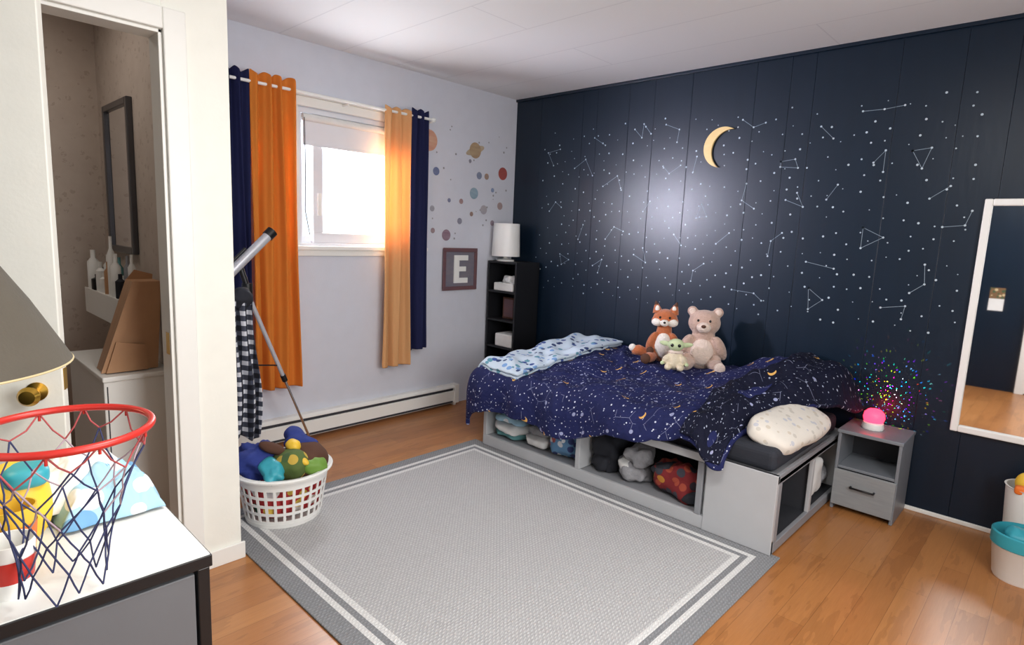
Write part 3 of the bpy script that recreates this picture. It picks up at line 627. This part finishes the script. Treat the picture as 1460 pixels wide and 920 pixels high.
lo=bpy.data.objects.new('star_projector_light',ld); lo.location=(2.82,-.16,.56); lo.rotation_euler=Vector((.05,1,.12)).to_track_quat('-Z','Y').to_euler(); COL.objects.link(lo); lo.parent=sp; lo.matrix_parent_inverse=Matrix.Translation(-Vector(sp.location))
# ------------------------------------------------------------ toy bins (right edge)
t1=parent('toy_bucket',(3.47,-.44,.12))
lathe('bucket',[(0,.0),(.085,0),(.09,.01),(.105,.14),(.11,.145),(.103,.145),(.088,.012),(0,.012)],(3.475,-.44,0),M['white'],t1)
lathe('blue_band',[(.1055,.145),(.112,.15),(.112,.20),(.106,.205),(.104,.15)],(3.475,-.44,0),M['teal'],t1)
ell('toys_a',(3.45,-.45,.19),(.05,.05,.035),M['teal'],t1,amp=.3,freq=14); ell('toys_b',(3.51,-.42,.19),(.04,.04,.03),M['greyc'],t1,amp=.3,freq=14)
t2=parent('toy_bin',(3.48,-.17,.2))
lathe('bin',[(0,0),(.09,0),(.11,.32),(.115,.325),(.107,.325),(.086,.012),(0,.012)],(3.485,-.17,0),M['white'],t2)
ell('ball',(3.46,-.18,.34),(.055,.055,.055),M['yellow'],t2,n=24); ell('block',(3.53,-.15,.34),(.04,.04,.04),M['greenp'],t2,p=5,n=24); ell('car',(3.44,-.25,.325),(.03,.02,.02),M['orange'],t2,p=4,n=24)
# ------------------------------------------------------------ laundry basket
lb=parent('laundry_basket',(.92,-2.45,.13)); bc=Vector((.925,-2.445,.0105)); hb=.235; rb,rt=.168,.205
R_=lambda z:rb+(rt-rb)*z/hb
lathe('bottom',[(0,.002),(rb,.002),(rb+.004,.02),(rb-.003,.02),(rb-.006,.008),(0,.008)],bc,M['white'],lb,48)
for z0,z1 in ((.0,.035),(.062,.075),(.102,.115),(.142,.155),(.185,.235)):
    lathe('band',[(R_(z0),z0),(R_(z1),z1),(R_(z1)-.004,z1),(R_(z0)-.004,z0),(R_(z0),z0)],bc,M['white'],lb,56)
lathe('rim',[(rt-.004,hb-.008),(rt+.016,hb-.008),(rt+.018,hb),(rt+.012,hb+.006),(rt-.004,hb+.004),(rt-.004,hb-.008)],bc,M['white'],lb,56)
for k in range(30):
    a=2*pi*k/30; d=Vector((math.cos(a),math.sin(a),0)); t_=Vector((-d.y,d.x,0))*.006; v=[]
    for z in (.03,.19):
        for rr_ in (R_(z),R_(z)-.004):
            v+= [bc+d*rr_+t_+Vector((0,0,z)),bc+d*rr_-t_+Vector((0,0,z))]
    mesh('slat',v,[(0,1,5,4),(2,6,7,3),(0,4,6,2),(1,3,7,5)],M['white'],lb)
lh=parent('clothes_and_plush_pile',tuple(bc+Vector((0,0,.2))))
ell('clothes_lower',bc+Vector((0,0,.115)),(.150,.150,.10),M['heapred'],lh,O,2,.05,9,3.2,48)
ell('clothes_blue',bc+Vector((-.05,-.07,.25)),(.14,.11,.085),M['bluec'],lh,(0,.2,.3),5,.5,13)
ell('teal_cloth',bc+Vector((.10,-.10,.255)),(.07,.05,.035),M['teal'],lh,(0,.4,-.3),9,.5,16)
ell('plush_shell',bc+Vector((.04,.08,.25)),(.12,.10,.08),M['brown'],lh,(.2,0,0),7,.2,9)
ell('plush_body',bc+Vector((.08,.0,.265)),(.095,.075,.07),M['camo'],lh,(.2,0,0),6,.2,9)
ell('plush_blue_top',bc+Vector((-.03,.10,.315)),(.09,.06,.05),M['bluec'],lh,(0,.2,.3),8,.4,14); ell('plush_green',bc+Vector((.13,.08,.255)),(.055,.06,.045),M['greenp'],lh,O,3,.3,12)
ell('plush_snout',bc+Vector((.04,.03,.335)),(.04,.034,.026),M['yellow'],lh,(0,.3,0),2,.2,15,n=24); ell('plush_arm',bc+Vector((.02,-.06,.335)),(.06,.028,.026),M['brown'],lh,(0,.3,.8),4,.2,9)
ell('plush_trim',bc+Vector((.14,.02,.295)),(.04,.02,.016),M['yellow'],lh,(0,.4,.5),2,.2,15,n=24)
# ------------------------------------------------------------ telescope
te_=parent('telescope',(.42,-2.35,.8)); ap=Vector((.42,-2.385,1.03))
ta=Vector((.42,-2.47,1.10)); tb=Vector((.405,-2.265,1.295)); dd=(tb-ta).normalized()
cyl('tube',ta-dd*.1,tb,.024,M['silver'],te_,32); cyl('dew_cap',tb-dd*.005,tb+dd*.035,.029,M['black'],te_,32); cyl('lens',tb+dd*.035,tb+dd*.037,.024,M['mirror'],te_,24)
cyl('focuser',ta-dd*.16,ta-dd*.1,.018,M['black'],te_); cyl('finder',ta+Vector((0,-.01,.038)),ta+dd*.13+Vector((0,-.01,.038)),.008,M['black'],te_)
cyl('mount_neck',ap,(ta+tb)/2-Vector((0,.05,.05)),.014,M['black'],te_); cyl('mount_head',ap-Vector((0,0,.06)),ap+Vector((0,0,.02)),.026,M['black'],te_)
for i,ft_ in enumerate([Vector((.27,-1.94,.008)),Vector((.12,-2.60,.008)),Vector((.66,-2.66,.008))]):
    st=ap-Vector((0,0,.03)); m_=st+(ft_-st)*.5
    cyl('leg_upper_%d'%i,st,m_,.011,M['silver'],te_); cyl('leg_lower_%d'%i,m_,ft_,.007,M['chrome'],te_); cyl('leg_lock_%d'%i,m_-(ft_-st).normalized()*.02,m_+(ft_-st).normalized()*.02,.015,M['black'],te_); ell('leg_tip_%d'%i,ft_,(.012,.012,.008),M['black'],te_,n=14)
    cyl('strut_%d'%i,Vector((ap.x,ap.y,.62)),st+(ft_-st)*.42,.004,M['black'],te_,8)
cyl('centre_post',ap,Vector((ap.x,ap.y,.58)),.009,M['black'],te_)
sh=parent('plaid_shirt',(.50,-2.43,.65))
sheet('cloth',lambda u,v:Vector((.52+.022*math.sin(u*13)+.02*math.sin(v*4),-2.50+.105*u+.012*math.sin(v*6)+.03*(1-v)*(u-.5),.26+.72*v+.02*math.sin(u*6)*(1-v))),40,30,M['plaid'],sh,.006)
ell('hood',(.50,-2.44,.985),(.04,.055,.055),M['darkc'],sh,O,4,.3,14)
# ------------------------------------------------------------ bathroom
bs=parent('vanity_cabinet',(.45,-2.97,.35))
box('body',(.15,.78),(-3.10,-2.852),(0,.71),M['white'],bs,.004); box('top',(.15,.79),(-3.105,-2.852),(.71,.73),M['white'],bs,.004); box('door_gap',(.78,.782),(-3.09,-3.086),(.03,.69),M['dark_in'],bs,0)
cb=parent('cardboard_box',(.6,-2.93,.9))
bev(poly_prism('carton',[(-3.085,.733),(-2.89,.733),(-2.862,1.10),(-2.965,1.10)],lambda a,b,d:(.60+d,a,b),M['card'],cb,.12),.002)
poly_prism('flap_a',[(-2.965,1.095),(-2.865,1.095),(-2.862,1.12),(-2.93,1.14)],lambda a,b,d:(.595+d,a,b),M['card'],cb,.004)
poly_prism('flap_b',[(-3.095,.735),(-3.06,.735),(-2.94,1.09),(-2.97,1.10)],lambda a,b,d:(.722+d,a,b),M['card'],cb,.004)
poly_prism('flap_c',[(-3.08,.735),(-2.93,.735),(-2.94,.84),(-3.04,.86)],lambda a,b,d:(.735+d,a,b),M['card'],cb,.004)
sk=parent('bathroom_sink',(-.02,-3.2,.75))
lathe('bowl',[(.0,-.12),(.10,-.10),(.16,-.03),(.19,.0),(.20,.01),(.205,0),(.19,-.04),(.12,-.13),(.05,-.15),(.05,-.75),(0,-.75)],(.06,-3.33,.76),M['white'],sk,40)
tube('faucet',[(.0,-3.19,.76),(.0,-3.19,.93),(.04,-3.20,.965),(.12,-3.22,.955),(.16,-3.24,.91)],.014,M['chrome'],sk)
for dy in (-.06,.06): cyl('tap',(-.02,-3.19+dy,.76),(-.02,-3.19+dy,.83),.014,M['chrome'],sk)
bm_=parent('bathroom_mirror',(.15,-2.85,1.54))
yy=-2.846
box('glass',(-.04,.33),(yy-.012,yy-.006),(1.22,1.86),M['mirror'],bm_,0)
for nm,a,c in [('l',(-.07,-.04),(1.19,1.89)),('r',(.33,.36),(1.19,1.89)),('t',(-.04,.33),(1.86,1.89)),('b',(-.04,.33),(1.19,1.22))]: box('frame_'+nm,a,(yy-.025,yy),c,M['dchrome'],bm_,.004)
bsf=parent('bathroom_shelf',(.2,-2.9,1.0))
box('shelf',(-.12,.50),(-2.97,yy),(.985,1.0),M['white'],bsf); box('rail',(-.12,.50),(-2.975,-2.97),(.88,1.005),M['white'],bsf)
rr=random.Random(5)
for i in range(17):
    rr_=rr.choice((.016,.02,.026)); hh=rr.uniform(.07,.2) if i!=11 else .27; mt_=M[rr.choice(('white','tealc','black','white','greyc','darkc','white','card'))]
    lathe('bottle_%d'%i,[(0,0),(rr_,0),(rr_,hh*.7),(rr_*.4,hh*.8),(rr_*.4,hh),(0,hh)],(-.09+i*.035,-2.945 if i%2 else -2.89,1.0),mt_,bsf,20)
# ------------------------------------------------------------ dresser
dr=parent('dresser',(2.27,-3.66,.4)); e0,e1,g0,g1=2.075,2.47,-4.03,-3.295
box('carcass',(e0+.01,e1-.02),(g0+.005,g1-.008),(.02,.758),M['dr_body'],dr,.003)
box('top_core',(e0,e1),(g0,g1),(.758,.779),M['black'],dr,.001); box('top_laminate',(e0+.002,e1-.003),(g0,g1-.003),(.779,.781),M['dr_top'],dr,0)
box('side_edge',(e1-.022,e1-.002),(g1-.024,g1-.004),(.0,.758),M['black'],dr,.002)
for i in range(4): box('drawer_%d'%i,(e1-.02,e1-.004),(g0+.02,g1-.028),(.03+i*.182,.205+i*.182),M['dr_body'],dr,.002); tube('pull_%d'%i,[(e1-.004,-3.72,.13+i*.182),(e1+.02,-3.72,.13+i*.182),(e1+.02,-3.60,.13+i*.182),(e1-.004,-3.60,.13+i*.182)],.005,M['black'],dr)
def cloth(name,c,r,mat,seed,hh=.06,par=None):
    def fn(u,v):
        a=(u-.5)*2;b_=(v-.5)*2; x_=c[0]+a*r[0]*(1+.12*noise.noise(Vector((b_*2,seed,0)))); y_=c[1]+b_*r[1]*(1+.15*noise.noise(Vector((a*2,seed,4))))
        d=max(abs(a),abs(b_)); z_=hh*(1-d**3)+.022*(1-d**4)*(noise.noise(Vector((a*3+seed,b_*3,0)))+.8*abs(noise.noise(Vector((a*6,b_*6+seed,3)))))
        return Vector((x_,y_,c[2]+.006+max(0,z_)))
    return sheet(name,fn,40,40,mat,par,.004)
fc=parent('crumpled_clothes',(2.15,-3.4,.8)); cloth('shirt',(2.16,-3.385,.781),(.08,.085),M['skyc'],3,.075,fc); cloth('shirt_b',(2.14,-3.42,.80),(.055,.09),M['whitec'],8,.085,fc)
def cup(name,c,r,hgt,m1,m2):
    q=parent(name,c); lathe('cup',[(0,0),(r*.8,0),(r,hgt),(r*.93,hgt),(r*.75,.006),(0,.006)],c,m1,q,32); lathe('band',[(r*.86,hgt*.3),(r*.95+.001,hgt*.72)],c,m2,q,32); return q
cup('toy_cup',(2.385,-3.555,.781),.034,.085,M['white'],M['red']); cup('toy_cup',(2.29,-3.54,.781),.034,.10,M['yellow'],M['orange'])
ty=parent('toy_bag',(2.2,-3.52,.85)); ell('bag',(2.19,-3.525,.851),(.05,.05,.072),M['yellow'],ty,O,3,.15,12,2.6); ell('flap',(2.205,-3.51,.90),(.04,.035,.02),M['teal'],ty,O,1,.1,12,3)
# lamp
la=parent('table_lamp',(2.12,-3.62,.9)); lc=Vector((2.12,-3.635,0)); zs=1.092
lathe('shade_outer',[(.218,zs),(.16,zs+.11),(.10,1.30)],lc,M['lampshade'],la,64); lathe('shade_inner',[(.215,zs+.001),(.157,zs+.11),(.098,1.30)],lc,M['shade_in'],la,64)
tube('rim_bottom',[tuple(lc+Vector((.217*math.cos(a*pi/32),.217*math.sin(a*pi/32),zs))) for a in range(64)],.002,M['shade_in'],la,True)
lathe('base',[(0,0),(.06,0),(.065,.01),(.03,.03),(.05,.09),(.055,.14),(.03,.20),(.01,.23),(.01,.42),(0,.42)],lc+Vector((0,0,.781)),M['teal'],la,36)
for a in range(3): cyl('spider',lc+Vector((0,0,1.2)),lc+Vector((.16*math.cos(a*2.09),.16*math.sin(a*2.09),1.2)),.002,M['black'],la,8)
te2=NT('lamp_bulb_glow'); te2.b.inputs['Emission Color'].default_value=(1,.8,.5,1); te2.b.inputs['Emission Strength'].default_value=8
ell('bulb',lc+Vector((0,0,1.19)),(.028,.028,.04),te2.m,la,n=20)
# ------------------------------------------------------------ basketball hoop
bh=parent('toy_basketball_hoop',(2.46,-3.49,1.0)); hc=Vector((2.45,-3.488,1.043)); hr=.112
tube('rim',[tuple(hc+Vector((hr*math.cos(a*pi/36),hr*math.sin(a*pi/36),0))) for a in range(72)],.0055,M['red'],bh,True,5)
nn=10; lev=6; segs={0:[],1:[],2:[]}
def npnt(i,l):
    z=-.24*l/lev; r=hr*(1,.93,.80,.66,.55,.50,.48)[l]; a=2*pi*(i+.5*(l%2))/nn+.2+.10*math.sin(i*2.3+l)
    q=hc+Vector((r*math.cos(a),r*math.sin(a)-.012*l/lev,z-.008*math.sin(i*3.1+l*2))); return q
for l in range(lev):
    for i in range(nn):
        for di in (0,1) if l%2 else (0,-1):
            p0=npnt(i,l);p1=npnt((i+di)%nn,l+1); sag=(p0+p1)/2+ (hc-(p0+p1)/2).normalized()*.004+Vector((0,0,-.006))
            segs[0 if l<1 else (2 if l<3 and (i+l)%2 else 1)].append([tuple(p0),tuple(sag),tuple(p1)])
for k,mt_ in ((0,M['net_r']),(1,M['net_n']),(2,M['net_w'])): tube('net_%d'%k,segs[k],.0013,mt_,bh,False,2)
tube('rim_hooks',[[tuple(npnt(i,0)+Vector((0,0,.004))),tuple(npnt(i,0)-Vector((0,0,.012)))] for i in range(nn)],.002,M['red'],bh)
box('bracket',(2.43,2.48),(-3.665,-3.597),(1.035,1.05),M['red'],bh); box('backboard',(2.345,2.62),(-3.68,-3.665),(.98,1.24),M['white'],bh); cyl('pole',(2.42,-3.69,.79),(2.42,-3.69,1.1),.012,M['black'],bh); box('foot',(2.34,2.465),(-3.76,-3.64),(.781,.80),M['black'],bh)
# ------------------------------------------------------------ lights
def area(name,loc,rot,sx,sy,e,c,spread=pi):
    l=bpy.data.lights.new(name,'AREA'); l.shape='RECTANGLE'; l.size=sx; l.size_y=sy; l.energy=e; l.color=c; l.spread=spread
    o=bpy.data.objects.new(name,l); o.location=loc; o.rotation_euler=rot; COL.objects.link(o); return o
area('window_daylight',(-.16,-1.44,1.65),(0,-pi/2,0),.86,.94,78,(.94,.96,1.0))
area('side_fill_light',(XR-.06,-2.4,1.5),(0,pi/2,0),1.3,1.5,50,(1.0,.985,.96))  # added fill light from the right; no window is built here
cf=parent('added_ceiling_fixture',(3.0,-2.7,H-.05)); lathe('fixture',[(0,0),(.17,0),(.18,-.03),(.14,-.07),(0,-.085)],(3.0,-2.7,H),M['white'],cf)  # unseen fixture, added to carry the fill light below
area('ceiling_fill_light',(3.0,-2.7,H-.1),(0,0,0),.5,.5,27,(1.0,.975,.94))  # added fill light, out of view
area('bathroom_light',(.4,-3.4,2.35),(0,0,0),.4,.4,3.2,(1,.90,.82))
def plight(name,loc,e,c,r):
    l=bpy.data.lights.new(name,'POINT'); l.energy=e; l.color=c; l.shadow_soft_size=r; o=bpy.data.objects.new(name,l); o.location=loc; COL.objects.link(o); return o
plight('table_lamp_light',tuple(lc+Vector((0,0,1.13))),1.5,(1,.82,.55),.02)
ws=parent('added_sheen_lamp',(.05,-2.58,1.74))  # unseen lamp, added to put a sheen on the navy wall
lathe('shade',[(.0,0),(.05,0),(.05,.03),(.0,.03)],(0,-2.58,1.74),M['white'],ws,32,True,(1,0,0))
lsn=area('added_sheen_light',(.06,-2.56,1.74),(0,0,0),.18,.20,11,(.84,.82,1.0),math.radians(60)); lsn.rotation_euler=(Vector((1.5,0,1.5))-Vector((.06,-2.56,1.74))).to_track_quat('-Z','Y').to_euler()
wo=bpy.data.worlds.new('World'); SC.world=wo; wo.use_nodes=True
wo.node_tree.nodes['Background'].inputs[0].default_value=(.85,.92,1,1); wo.node_tree.nodes['Background'].inputs[1].default_value=1.5
# ------------------------------------------------------------ camera
yaw_,pit,rol=-.758993175,.146763066,.0420631564
fw=Vector((math.sin(yaw_)*math.cos(pit),math.cos(yaw_)*math.cos(pit),-math.sin(pit))); r_=fw.cross(Vector((0,0,1))).normalized(); u_=r_.cross(fw)
r2=r_*math.cos(rol)+u_*math.sin(rol); u2=-r_*math.sin(rol)+u_*math.cos(rol)
cam=bpy.data.objects.new('camera',bpy.data.cameras.new('camera')); COL.objects.link(cam); SC.camera=cam
Mx=Matrix((r2,u2,-fw)).transposed().to_4x4(); Mx.translation=(3.49974921,-3.64524906,1.3529404); cam.matrix_world=Mx
cam.data.sensor_width=36; cam.data.sensor_fit='HORIZONTAL'; cam.data.lens=845.778967/1460*36; cam.data.clip_start=.02
SC.view_settings.view_transform='Standard'; SC.view_settings.exposure=0.08
